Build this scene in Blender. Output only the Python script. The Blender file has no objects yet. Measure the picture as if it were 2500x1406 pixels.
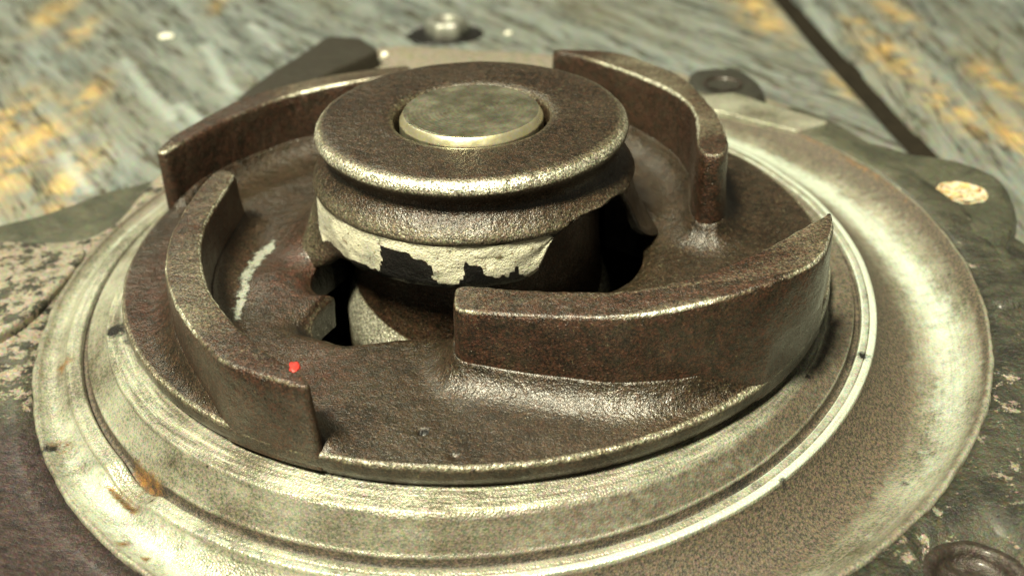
import bpy, bmesh, math, random
import numpy as np
from mathutils import Vector, Matrix, noise
# 1 Blender unit = 1 cm
S = bpy.context.scene
S.unit_settings.scale_length = 0.01
random.seed(4); rng = np.random.default_rng(4)
R = math.radians
PI = math.pi

# ------------------------------------------------------------------ camera
CAMPOS = np.array([0.0, -12.67517, 5.27689])
CR = np.array([[0.9983187, -0.0518513, -0.0259072], [0.0494504, 0.5287162, 0.8473570], [0.0302390, 0.8472135, -0.5303913]])
FPX = 2595.3
cd = bpy.data.cameras.new('camera'); cam = bpy.data.objects.new('camera', cd); S.collection.objects.link(cam)
m = Matrix(((CR[0][0], CR[1][0], -CR[2][0], CAMPOS[0]), (CR[0][1], CR[1][1], -CR[2][1], CAMPOS[1]),
            (CR[0][2], CR[1][2], -CR[2][2], CAMPOS[2]), (0, 0, 0, 1)))
cam.matrix_world = m
cd.sensor_width = 36; cd.lens = FPX / 2500 * 36
cd.clip_start = 0.1; cd.clip_end = 500
cd.dof.use_dof = True; cd.dof.focus_distance = 11.9; cd.dof.aperture_fstop = 0.26
S.camera = cam

# ------------------------------------------------------------------ world, lamp and added fill (a workshop at night)
w = bpy.data.worlds.new('World'); S.world = w; w.use_nodes = True
w.node_tree.nodes['Background'].inputs[0].default_value = (0.90, 0.86, 0.64, 1)
w.node_tree.nodes['Background'].inputs[1].default_value = 0.11
def area(name, loc, target, size, power, color):
    l = bpy.data.lights.new(name, 'AREA'); l.shape = 'RECTANGLE'; l.size = size[0]; l.size_y = size[1]; l.energy = power; l.color = color
    o = bpy.data.objects.new(name, l); S.collection.objects.link(o); o.location = loc
    o.rotation_euler = (Vector(target) - Vector(loc)).to_track_quat('-Z', 'Y').to_euler()
    return o
area('key_fill_light', (-16, -24, 56), (0, 0, 0), (9, 11), 128000, (1.0, 0.95, 0.70))
area('key_fill_light', (-34, 46, 60), (0, 4, 0), (24, 10), 15000, (0.97, 1.0, 0.80))  # added fill, not a real lamp; brightens the bench and metal reflections
S.view_settings.view_transform = 'Standard'; S.view_settings.look = 'None'
S.view_settings.exposure = 0.0; S.view_settings.gamma = 1

# ------------------------------------------------------------------ helpers
def unp(x, y, z):
    d = CR.T @ np.array([(x - 1250) / FPX, -(y - 703) / FPX, 1.0]); t = (z - CAMPOS[2]) / d[2]
    return CAMPOS + t * d
def nz(x, y, z=0.0, s=1.0):
    return noise.noise(Vector((x * s, y * s, z * s)))
def fbm(x, y, z=0.0, s=1.0, o=3):
    return noise.fractal(Vector((x * s, y * s, z * s)), 1.0, 2.0, o)
def sstep(a, b, x):
    t = np.clip((np.asarray(x, float) - a) / (b - a), 0, 1); return t * t * (3 - 2 * t)
def link(o, parent=None):
    S.collection.objects.link(o)
    if parent is not None: o.parent = parent
    return o
def mesh(name, V, F, mat, parent=None, attrs=None, smooth=True, loc=(0, 0, 0)):
    me = bpy.data.meshes.new(name)
    V = np.asarray(V, float) - np.asarray(loc, float)
    me.from_pydata(V.tolist(), [], [tuple(int(i) for i in f) for f in F]); me.update()
    if attrs:
        for k, a in attrs.items():
            at = me.attributes.new(k, 'FLOAT', 'POINT'); at.data.foreach_set('value', np.asarray(a, np.float32))
    if smooth: me.polygons.foreach_set('use_smooth', [True] * len(me.polygons))
    me.materials.append(mat)
    o = bpy.data.objects.new(name, me); link(o, parent); o.location = loc
    return o
def grid_faces(nu, nv, wrap):
    """verts index = i*nv+j, i along u (wraps), j along v"""
    i = np.arange(nu if wrap else nu - 1); j = np.arange(nv - 1)
    I, J = np.meshgrid(i, j, indexing='ij'); I2 = (I + 1) % nu
    return np.stack([I * nv + J, I2 * nv + J, I2 * nv + J + 1, I * nv + J + 1], -1).reshape(-1, 4)
def thing(name, label, cat, loc=(0, 0, 0), group=None):
    o = bpy.data.objects.new(name, None); link(o); o.location = loc
    o['label'] = label; o['category'] = cat
    if group: o['group'] = group
    return o
def interp_closed(ths, vals, q):
    ths = np.asarray(ths, float); vals = np.asarray(vals, float)
    return np.interp(np.asarray(q) % 360, np.r_[ths[-1] - 360, ths, ths[0] + 360], np.r_[vals[-1], vals, vals[0]])
def resample(P, n, closed=False):
    P = np.asarray(P, float)
    if closed: P = np.vstack([P, P[:1]])
    d = np.r_[0, np.cumsum(np.linalg.norm(np.diff(P, axis=0), axis=1))]
    t = np.linspace(0, d[-1], n, endpoint=not closed)
    return np.stack([np.interp(t, d, P[:, k]) for k in range(P.shape[1])], 1)
def catmull(P, k=8, closed=False):
    P = [np.asarray(p, float) for p in P]; n = len(P); out = []
    rngi = range(n if closed else n - 1)
    for i in rngi:
        if closed: a, b, c, d = P[i - 1], P[i], P[(i + 1) % n], P[(i + 2) % n]
        else: a, b, c, d = P[max(i - 1, 0)], P[i], P[i + 1], P[min(i + 2, n - 1)]
        for j in range(k):
            t = j / k
            out.append(0.5 * ((2 * b) + (-a + c) * t + (2 * a - 5 * b + 4 * c - d) * t * t + (-a + 3 * b - 3 * c + d) * t ** 3))
    if not closed: out.append(P[-1])
    return np.array(out)
def pdist(X, Y, poly):
    """distance from points to a closed polygon outline, negative inside"""
    P = np.asarray(poly)[:, :2]; Q = np.roll(P, -1, 0)
    best = np.full(X.shape, 1e9); ins = np.zeros(X.shape, bool)
    for (ax, ay), (bx, by) in zip(P, Q):
        dx, dy = bx - ax, by - ay; L = dx * dx + dy * dy + 1e-12
        t = np.clip(((X - ax) * dx + (Y - ay) * dy) / L, 0, 1)
        best = np.minimum(best, np.hypot(X - ax - t * dx, Y - ay - t * dy))
        if ay != by:
            c = ((ay > Y) != (by > Y)) & (X < (bx - ax) * (Y - ay) / (by - ay) + ax); ins ^= c
    return np.where(ins, -best, best)

# ------------------------------------------------------------------ material helper
class Mt:
    def __init__(s, name):
        s.m = bpy.data.materials.new(name); s.m.use_nodes = True; s.t = s.m.node_tree; s.n = s.t.nodes
        s.b = s.n['Principled BSDF']; tc = s.n.new('ShaderNodeTexCoord'); s.obj = tc.outputs['Object']
    def L(s, a, b): s.t.links.new(a, b)
    def map(s, scale=(1, 1, 1), rot=(0, 0, 0)):
        mp = s.n.new('ShaderNodeMapping'); mp.inputs['Scale'].default_value = scale; mp.inputs['Rotation'].default_value = rot
        s.L(s.obj, mp.inputs['Vector']); return mp.outputs[0]
    def noise(s, scale, detail=4, rough=0.6, vec=None, dist=0.0):
        q = s.n.new('ShaderNodeTexNoise'); q.inputs['Scale'].default_value = scale; q.inputs['Detail'].default_value = detail
        q.inputs['Roughness'].default_value = rough; q.inputs['Distortion'].default_value = dist
        s.L(vec or s.obj, q.inputs['Vector']); return q.outputs['Fac']
    def vor(s, scale, vec=None, feat='F1'):
        q = s.n.new('ShaderNodeTexVoronoi'); q.feature = feat; q.inputs['Scale'].default_value = scale
        s.L(vec or s.obj, q.inputs['Vector']); return q.outputs['Distance']
    def white(s, scale):
        mp = s.map((scale,) * 3); q = s.n.new('ShaderNodeTexNoise'); q.inputs['Scale'].default_value = 1; q.inputs['Detail'].default_value = 1
        s.L(mp, q.inputs['Vector']); return q
    def ramp(s, f, lo, hi, a=0.0, b=1.0):
        q = s.n.new('ShaderNodeMapRange'); q.inputs[1].default_value = lo; q.inputs[2].default_value = hi
        q.inputs[3].default_value = a; q.inputs[4].default_value = b; s.L(f, q.inputs[0]); return q.outputs[0]
    def math(s, op, a, b=0.0, c=None):
        q = s.n.new('ShaderNodeMath'); q.operation = op; q.use_clamp = False
        for i, v in enumerate((a, b) if c is None else (a, b, c)):
            if isinstance(v, (int, float)): q.inputs[i].default_value = v
            else: s.L(v, q.inputs[i])
        return q.outputs[0]
    def mix(s, f, a, b, bt='MIX'):
        q = s.n.new('ShaderNodeMix'); q.data_type = 'RGBA'; q.blend_type = bt; q.clamp_factor = True
        for i, v in ((0, f), (6, a), (7, b)):
            if isinstance(v, (int, float)): q.inputs[i].default_value = v
            elif isinstance(v, (tuple, list)): q.inputs[i].default_value = (*v, 1)
            else: s.L(v, q.inputs[i])
        return q.outputs[2]
    def polar(s, c=(0, 0), kr=10.0, ka=1.2):
        sp = s.n.new('ShaderNodeSeparateXYZ'); s.L(s.obj, sp.inputs[0])
        x = s.math('SUBTRACT', sp.outputs[0], c[0]); y = s.math('SUBTRACT', sp.outputs[1], c[1])
        r = s.math('SQRT', s.math('ADD', s.math('MULTIPLY', x, x), s.math('MULTIPLY', y, y)))
        cb = s.n.new('ShaderNodeCombineXYZ'); s.L(s.math('MULTIPLY', r, kr), cb.inputs[0])
        # angle as a point on a small circle, so that there is no seam
        s.L(s.math('MULTIPLY', s.math('DIVIDE', x, r), ka), cb.inputs[1]); s.L(s.math('MULTIPLY', s.math('DIVIDE', y, r), ka), cb.inputs[2])
        return cb.outputs[0]
    def attr(s, name):
        q = s.n.new('ShaderNodeAttribute'); q.attribute_name = name; return q.outputs['Fac']
    def bump(s, h, strength=0.5, dist=0.02, prev=None):
        q = s.n.new('ShaderNodeBump'); q.inputs['Strength'].default_value = strength; q.inputs['Distance'].default_value = dist
        s.L(h, q.inputs['Height'])
        if prev is not None: s.L(prev, q.inputs['Normal'])
        return q.outputs[0]
    def speckle(s, col, scale=22, amt=0.5):
        """fine chromatic grit of the sandy surface"""
        q = s.n.new('ShaderNodeTexNoise'); q.inputs['Scale'].default_value = scale; q.inputs['Detail'].default_value = 2; q.inputs['Roughness'].default_value = .8
        s.L(s.obj, q.inputs['Vector'])
        h = s.n.new('ShaderNodeHueSaturation'); h.inputs['Saturation'].default_value = 1.6; h.inputs['Value'].default_value = 1.0; s.L(q.outputs['Color'], h.inputs['Color'])
        return s.mix(amt, col, h.outputs[0], 'OVERLAY')
    def out(s, col=None, rough=None, metal=None, nrm=None, spec=None, coat=None, coat_r=.2):
        for k, v in (('Base Color', col), ('Roughness', rough), ('Metallic', metal), ('Normal', nrm), ('Specular IOR Level', spec), ('Coat Weight', coat)):
            if v is None: continue
            if isinstance(v, (int, float)): s.b.inputs[k].default_value = v
            elif isinstance(v, tuple): s.b.inputs[k].default_value = (*v, 1)
            else: s.L(v, s.b.inputs[k])
        s.b.inputs['Coat Roughness'].default_value = coat_r
        return s.m

def mat_iron():
    k = Mt('oily brown cast iron')
    n1 = k.noise(1.3, 5, .6); n2 = k.noise(9, 4, .7); n3 = k.noise(36, 3, .75); n5 = k.noise(24, 3, .8)
    c = k.mix(k.ramp(n1, .35, .65), (.012, .0088, .0045), (.034, .0255, .014))
    c = k.mix(k.ramp(n2, .45, .75, 0, .6), c, (.050, .027, .011))
    # red-tinted oily patches
    rd = k.math('MULTIPLY', k.attr('red'), k.ramp(n2, .36, .62))
    c = k.mix(rd, c, (.060, .018, .010))
    # evenly scuffed faces (vane tops, plate) and bare bright edges
    wr = k.attr('wear')
    nn = k.math('SUBTRACT', n5, .5)
    sf = k.ramp(k.math('ADD', wr, k.math('MULTIPLY', nn, .9)), .20, .70, 0, .85)
    c = k.mix(sf, c, (.185, .165, .11))
    wf = k.ramp(k.math('ADD', wr, k.math('ADD', k.math('MULTIPLY', nn, .7), k.math('MULTIPLY', k.math('SUBTRACT', k.noise(6, 4, .7), .5), .7))), .60, .86)
    c = k.mix(wf, c, k.mix(k.ramp(n3, .35, .65), (.38, .355, .27), (.68, .66, .52)))
    # sandy grain of the casting
    g = k.ramp(n3, .34, .68, .14, 2.3)
    cb = k.n.new('ShaderNodeCombineXYZ')
    for i in range(3): k.L(g, cb.inputs[i])
    c = k.mix(1.0, c, cb.outputs[0], 'MULTIPLY')
    c = k.mix(k.ramp(n5, .63, .73, 0, .6), c, (.30, .25, .14))
    # cream paint left on the hub wall
    pt = k.math('ADD', k.attr('paint'), k.math('MULTIPLY', k.math('SUBTRACT', k.noise(11, 6, .8), .5), .9))
    pf = k.ramp(pt, .46, .54)
    pc = k.mix(k.ramp(k.noise(2.2, 3), .48, .62), (.86, .83, .64), (.60, .59, .47))
    pc = k.mix(k.ramp(n2, .60, .66), pc, (.25, .20, .12))
    c = k.mix(pf, c, k.mix(k.attr('dull'), pc, (.26, .27, .22)))
    # black grease, and the darkened hole walls and pit
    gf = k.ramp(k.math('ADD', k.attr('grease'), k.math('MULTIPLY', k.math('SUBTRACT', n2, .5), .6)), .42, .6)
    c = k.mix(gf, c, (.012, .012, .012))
    c = k.speckle(c, 32, .3)
    rough = k.math('SUBTRACT', k.ramp(n2, .3, .7, .30, .52), k.math('MULTIPLY', wf, .04))
    rough = k.math('ADD', rough, k.math('MULTIPLY', pf, .2))
    metal = k.math('MULTIPLY', k.math('SUBTRACT', 1.0, pf), k.math('ADD', .30, k.math('MULTIPLY', wf, .4)))
    v1 = k.vor(30); v2 = k.vor(62)
    b = k.bump(k.noise(7, 3, .5), .5, .04)
    b = k.bump(k.noise(38, 2, .6), .5, .022, k.bump(k.noise(13, 3, .6), .35, .03, b)); cb_ = b
    b = k.bump(v2, .5, .012, b); b = k.bump(pf, .8, .03, b)
    k.L(cb_, k.b.inputs['Coat Normal'])
    return k.out(c, rough, metal, b, .6, k.ramp(n1, .4, .6, .3, .9), .22)

def mat_alloy():
    k = Mt('stained cast alloy')
    n1 = k.noise(1.1, 5, .6); n2 = k.noise(6, 5, .7); n3 = k.noise(30, 3, .8); n4 = k.noise(.6, 3, .5)
    c = k.mix(k.ramp(k.math('ADD', k.math('MULTIPLY', n1, .5), k.math('MULTIPLY', n3, .5)), .40, .60), (.115, .105, .07), (.50, .51, .40))
    c = k.mix(k.ramp(n4, .5, .7, 0, .5), c, (.30, .25, .21))
    # light clean machined ring; also the sheen painted along the channel
    br = k.attr('bright')
    bf = k.ramp(k.math('ADD', br, k.math('MULTIPLY', k.math('SUBTRACT', n2, .5), .5)), .35, .6)
    c = k.mix(bf, c, (.70, .77, .66))
    tn = k.noise(1.6, 5, .7, k.polar((-.1, -.1), 12, 3)); tm = k.attr('turned')
    c = k.mix(k.math('MULTIPLY', tm, k.ramp(tn, .50, .68, 0, .8)), c, (.07, .058, .036))
    c = k.mix(k.math('MULTIPLY', tm, k.ramp(tn, .46, .36, 0, .7)), c, (.66, .66, .50))
    # dark speckled burnt-on scale, plus shade painted into the channel
    g = k.math('ADD', k.attr('grime_shade'), k.math('MULTIPLY', k.math('SUBTRACT', k.noise(10, 4, .7), .5), .9))
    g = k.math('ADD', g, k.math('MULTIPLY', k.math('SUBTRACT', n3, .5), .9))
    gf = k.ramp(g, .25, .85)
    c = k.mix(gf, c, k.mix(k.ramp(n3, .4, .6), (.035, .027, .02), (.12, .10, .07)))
    # sparse pits and flecks
    pits = k.math('MULTIPLY', k.ramp(k.vor(3.1), .10, .03), k.ramp(n2, .5, .6))
    c = k.mix(pits, c, (.03, .025, .02))
    ox = k.ramp(k.math('ADD', k.attr('rust'), k.math('MULTIPLY', k.math('SUBTRACT', k.noise(9, 6, .8), .5), 1.8)), .35, .85)
    c = k.mix(ox, c, k.mix(k.ramp(n2, .4, .6), (.26, .13, .035), (.09, .05, .022)))
    bl = k.ramp(k.math('ADD', k.attr('grease'), k.math('MULTIPLY', k.math('SUBTRACT', k.noise(11, 6, .8), .5), 1.6)), .40, .75)
    c = k.mix(bl, c, (.02, .018, .016))
    c = k.mix(k.ramp(n3, .56, .70, 0, .45), c, (.10, .085, .055)); c = k.speckle(c, 30, .35)
    metal = k.math('MULTIPLY', k.math('SUBTRACT', 1.0, gf), .40)
    rough = k.math('ADD', .36, k.math('MULTIPLY', gf, .2))
    b = k.bump(k.vor(42), .5, .012); b = k.bump(k.noise(26, 3, .7), .3, .012, b); b = k.bump(k.math('MULTIPLY', tn, tm), .5, .03, b)
    return k.out(c, rough, metal, b, .5)

def mat_flange():
    k = Mt('corroded dark flange metal')
    n1 = k.noise(1.6, 6, .65, dist=.6); n2 = k.noise(7, 5, .7); n3 = k.noise(30, 3, .7)
    c = k.mix(k.ramp(n1, .4, .6), (.026, .026, .020), (.075, .073, .050))
    pale = k.math('ADD', k.attr('pale'), k.math('MULTIPLY', k.math('SUBTRACT', k.noise(3.6, 10, .74, dist=.15), .5), 2.6))
    pf = k.ramp(pale, .52, .60)
    c = k.mix(k.math('MULTIPLY', pf, .85), c, k.mix(k.ramp(n2, .4, .6), (.42, .35, .29), (.27, .26, .18)))
    yl = k.math('MULTIPLY', k.attr('pale'), k.ramp(k.noise(5, 5, .7), .56, .70, 0, .6))
    c = k.mix(yl, c, (.26, .21, .09))
    pr = k.attr('plum'); c = k.mix(pr, c, k.mix(k.ramp(n2, .35, .65), (.028, .021, .022), (.075, .05, .045)))
    ox = k.ramp(k.math('ADD', k.attr('rust'), k.math('MULTIPLY', k.math('SUBTRACT', n2, .5), 1.0)), .4, .62)
    c = k.mix(ox, c, (.36, .15, .03))
    ol = k.attr('olive'); c = k.mix(k.math('MULTIPLY', ol, .9), c, k.mix(k.ramp(n1, .4, .6), (.075, .078, .052), (.12, .12, .08)))
    c = k.speckle(c, 24, .5)
    b = k.bump(n2, .7, .09); b = k.bump(pf, .6, .03, b); b = k.bump(n3, .5, .025, b)
    return k.out(c, k.ramp(n2, .3, .7, .32, .6), .25, b, .5, .3, .25)

def mat_wood(rot):
    k = Mt('grey weathered plank wood')
    r0 = k.map((1, 1, 1), (0, 0, R(rot)))
    def sc(v):
        q = k.n.new('ShaderNodeMapping'); q.inputs['Scale'].default_value = v; k.L(r0, q.inputs['Vector']); return q.outputs[0]
    g = sc((1.1, .13, 1)); g2 = sc((1, .18, 1))
    n1 = k.noise(2.4, 5, .6, g, .4); n2 = k.noise(9, 5, .7, g); n3 = k.noise(.35, 3, .5); n4 = k.noise(.9, 5, .62, g2, .3)
    c = k.mix(k.ramp(n1, .40, .60), (.105, .118, .108), (.225, .25, .23))
    c = k.mix(k.ramp(n2, .54, .70, 0, .7), c, (.33, .34, .30))
    c = k.mix(k.ramp(k.noise(3.4, 4, .6, g), .57, .62, 0, .85), c, (.035, .03, .018))
    c = k.mix(k.ramp(k.noise(.55, 4, .6, g2), .42, .62, 0, .45), c, (.16, .145, .095))
    # bare yellow and ochre patches where the grey has rubbed off
    y = k.math('MULTIPLY', k.ramp(n4, .62, .78, 0, .28), k.ramp(n3, .44, .60))
    y = k.math('MAXIMUM', y, k.math('MULTIPLY', k.attr('ochre'), k.ramp(k.noise(1.5, 6, .7), .38, .60)))
    c = k.mix(y, c, k.mix(k.ramp(n2, .35, .65), (.40, .23, .07), (.62, .47, .20)))
    kn = k.ramp(k.noise(1.6, 4, .6), .66, .72, 0, .8)
    c = k.mix(kn, c, (.05, .035, .02))
    cr = k.math('ABSOLUTE', k.math('SUBTRACT', k.noise(2.1, 3, .5, sc((1.2, .07, 1))), .5)); c = k.mix(k.ramp(cr, .014, .004, 0, .85), c, (.02, .017, .012))
    dp = k.math('MULTIPLY', k.attr('scratch'), .75); c = k.mix(dp, c, (.44, .49, .46))
    c = k.speckle(c, 16, .5); c = k.speckle(c, 30, .5)
    b = k.bump(n1, .5, .10); b = k.bump(n2, .4, .05, b)
    return k.out(c, .62, 0.0, b, .35)

def simple(name, col, rough=.5, metal=0.0, bump=None, coat=0.0, var=.3):
    k = Mt(name); n = k.noise(14, 4, .7)
    c = k.mix(k.ramp(n, .3, .7, 0, 1), tuple(x * (1 - var) for x in col), tuple(min(1, x * (1 + var)) for x in col))
    c = k.speckle(c, 26, .35)
    return k.out(c, rough, metal, k.bump(n, .5, bump) if bump else None, .5, coat)

IRON = mat_iron(); ALLOY = mat_alloy(); FLANGE = mat_flange(); WOOD = mat_wood(-32); WOOD_B = mat_wood(4)

def mat_shaft():
    k = Mt('turned steel')
    # faint lathe rings around the shaft axis
    sp = k.n.new('ShaderNodeSeparateXYZ'); k.L(k.obj, sp.inputs[0])
    x2 = k.math('POWER', sp.outputs[0], 2.0); y2 = k.math('POWER', sp.outputs[1], 2.0); r = k.math('SQRT', k.math('ADD', x2, y2))
    rings = k.math('SINE', k.math('MULTIPLY', r, 110.0))
    n = k.noise(3, 4); n2 = k.noise(28, 3, .7)
    c = k.mix(k.ramp(n, .35, .65), (.26, .245, .17), (.42, .40, .29))
    c = k.mix(k.ramp(k.noise(7, 4, .7), .6, .72, 0, .6), c, (.12, .085, .05))
    wf = k.ramp(k.math('ADD', k.attr('wear'), k.math('MULTIPLY', k.math('SUBTRACT', k.noise(9, 3), .5), .5)), .4, .6)
    c = k.mix(wf, c, (.80, .74, .50))
    c = k.speckle(c, 30, .4)
    b = k.bump(rings, .10, .01); b = k.bump(n2, .25, .008, b)
    return k.out(c, k.ramp(n, .35, .65, .24, .42), .85, b)
SHAFT = mat_shaft()

# ------------------------------------------------------------------ the wooden bench
BZ = -4.0
bench = bpy.data.objects.new('workbench', None); link(bench); bench.location = (0, 0, BZ - 3.5); bench['kind'] = 'structure'
def plank(x0, x1, y0, y1, seed, drop=0.0, mat=None):
    nx = int((x1 - x0) / (.12 if x0 > -20 else .5)); ny = int((y1 - y0) / .25)
    xs = np.linspace(x0, x1, nx); ys = np.linspace(y0, y1, ny)
    V = []; och = []; scr = []
    def z(x, y):
        e = min(x - x0, x1 - x)
        return BZ - drop - .12 * max(0, 1 - e / .25) ** 2 + .07 * nz(x * .9 + seed, y * .12) + .035 * nz(x * 3 + seed, y * .3)
    scratches = [((300, 150), (420, 290), .10), ((500, 110), (570, 235), .13), ((155, 380), (215, 465), .12), ((1960, 40), (2080, 190), .2), ((610, 60), (680, 120), .1), ((440, 255), (490, 300), .09)]
    scr_w = [(unp(*a, BZ)[:2], unp(*b, BZ)[:2], w_) for a, b, w_ in scratches]
    patches = [((50, 370), 1.5), ((15, 300), 1.0), ((210, 240), .7), ((2310, 245), .9), ((2170, 130), 1.0), ((2190, 30), .7), ((2100, 60), .6), ((2050, 200), .5), ((130, 30), .9), ((200, 75), .6), ((2430, 190), .7), ((170, 440), .8), ((2480, 330), .8), ((1850, 30), 1.2), ((530, 10), .5)]
    pw = [(unp(*a, BZ)[:2], r_) for a, r_ in patches]
    for x in xs:
        for y in ys:
            V.append((x, y, z(x, y)))
            o_ = 0
            for c_, r_ in pw:
                dx = (x - c_[0]) / (r_ * .45); dy = (y - c_[1]) / (r_ * 1.6); o_ = max(o_, math.exp(-(dx * dx + dy * dy) * .7))
            och.append(o_)
            s_ = 0
            for a, b, w_ in scr_w:
                d = b - a; t = max(0, min(1, ((x - a[0]) * d[0] + (y - a[1]) * d[1]) / (d @ d))); q = a + t * d
                s_ = max(s_, 1 - math.hypot(x - q[0], y - q[1]) / (w_ * 2))
            scr.append(max(0, s_))
    nv = ny; F = [f for f in grid_faces(nx, nv, False)]
    V = np.array(V); n0 = len(V)
    # skirt and underside
    loop = [i * nv for i in range(nx)] + [(nx - 1) * nv + j for j in range(1, nv)] + [i * nv + nv - 1 for i in range(nx - 2, -1, -1)] + [j for j in range(nv - 2, 0, -1)]
    low = V[loop].copy(); low[:, 2] = BZ - 3.5
    V = np.vstack([V, low]); m_ = len(loop)
    F = [tuple(f) for f in F] + [(loop[k], n0 + k, n0 + (k + 1) % m_, loop[(k + 1) % m_]) for k in range(m_)]
    F.append(tuple(n0 + k for k in range(m_ - 1, -1, -1)))
    F = [tuple(reversed(f)) for f in F] if False else F
    o = mesh('plank', V - np.array([0, 0, BZ - 3.5]), F, mat or WOOD, bench, {'ochre': och + [0] * m_, 'scratch': scr + [0] * m_})
    return o
plank(-17.4, 8.86, -9, 46, 3)
plank(9.42, 33, -9, 46, 11, .05, WOOD_B)
plank(-42, -17.9, -9, 46, 23)
GAP_SHADE = Mt('black gap shade'); GAP_SHADE = GAP_SHADE.out(GAP_SHADE.mix(GAP_SHADE.noise(3, 4, .7), (.008, .007, .005), (.03, .024, .016)), .95, 0, GAP_SHADE.bump(GAP_SHADE.noise(6, 4), .5, .1), .1)  # black strip that paints the shade down the joints between planks
def gap_strip(x0, x1):
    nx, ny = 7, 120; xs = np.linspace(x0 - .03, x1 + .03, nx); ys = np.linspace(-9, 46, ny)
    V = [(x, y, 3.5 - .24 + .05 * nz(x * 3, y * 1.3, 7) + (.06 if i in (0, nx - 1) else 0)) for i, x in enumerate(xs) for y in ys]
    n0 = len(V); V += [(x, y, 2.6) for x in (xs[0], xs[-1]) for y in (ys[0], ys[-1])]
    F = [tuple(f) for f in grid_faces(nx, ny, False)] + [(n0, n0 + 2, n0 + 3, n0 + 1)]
    o = mesh('gap_shade', V, F, GAP_SHADE, bench); o['kind'] = 'stuff'
gap_strip(8.86, 9.42); gap_strip(-17.9, -17.4)

# ------------------------------------------------------------------ impeller
imp = thing('pump_impeller', 'oily brown cast iron impeller with four curved vanes around a raised round hub', 'impeller', (0, 0, -2.1))
IL = np.array([0, 0, -2.1])
ZP = -1.82
def mesh_i(name, V, F, mat, attrs=None, smooth=True, parent=None):
    return mesh(name, np.asarray(V) - IL, F, mat, parent or imp, attrs, smooth)
VT = {  # traced top edges, outer then inner, height at start / end
 'front': ([(1109, 745), (1125, 757), (1185, 763), (1370, 773), (1555, 769), (1740, 734), (1878, 692), (1971, 651), (2017, 610), (2034, 545)],
           [(1111, 706), (1130, 697), (1277, 707), (1416, 711), (1532, 709), (1647, 688), (1786, 642), (1880, 600), (1983, 542), (2029, 517)], -.90, -.47),
 'left': ([(548, 413), (512, 430), (461, 494), (427, 554), (408, 605), (405, 673), (420, 724), (448, 776), (482, 822), (533, 874), (597, 904), (683, 929), (752, 949)],
          [(574, 424), (550, 464), (512, 524), (491, 584), (491, 639), (512, 712), (555, 771), (597, 814), (661, 865), (725, 905), (757, 940)], -1.0, -1.0),
 'rear_left': ([(382, 370), (417, 335), (478, 299), (588, 242), (695, 210), (819, 182), (947, 165), (1000, 160)],
               [(403, 372), (449, 345), (552, 292), (677, 242), (784, 214), (880, 196), (950, 184), (1000, 177)], -.93, -.76),
 'rear_right': ([(1352, 121), (1428, 122), (1513, 130), (1599, 158), (1671, 192), (1727, 248), (1757, 286), (1774, 333), (1773, 368), (1755, 380)],
                [(1350, 125), (1407, 135), (1471, 154), (1556, 184), (1624, 214), (1671, 244), (1697, 278), (1703, 316), (1704, 355), (1722, 378)], -.76, -.56)}
VANES = {}
for k, (o_, i_, z0, z1) in VT.items():
    def conv(L):
        L = np.array(L, float); d = np.r_[0, np.cumsum(np.linalg.norm(np.diff(L, axis=0), axis=1))]; d /= d[-1]
        P = np.array([unp(x, y, z0 + (z1 - z0) * t) for (x, y), t in zip(L, d)])
        return resample(catmull(P, 8), 90)
    VANES[k] = (conv(o_), conv(i_))
def vane_outline(k):
    O, I = VANES[k]
    return np.vstack([O, I[::-1]])
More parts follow.
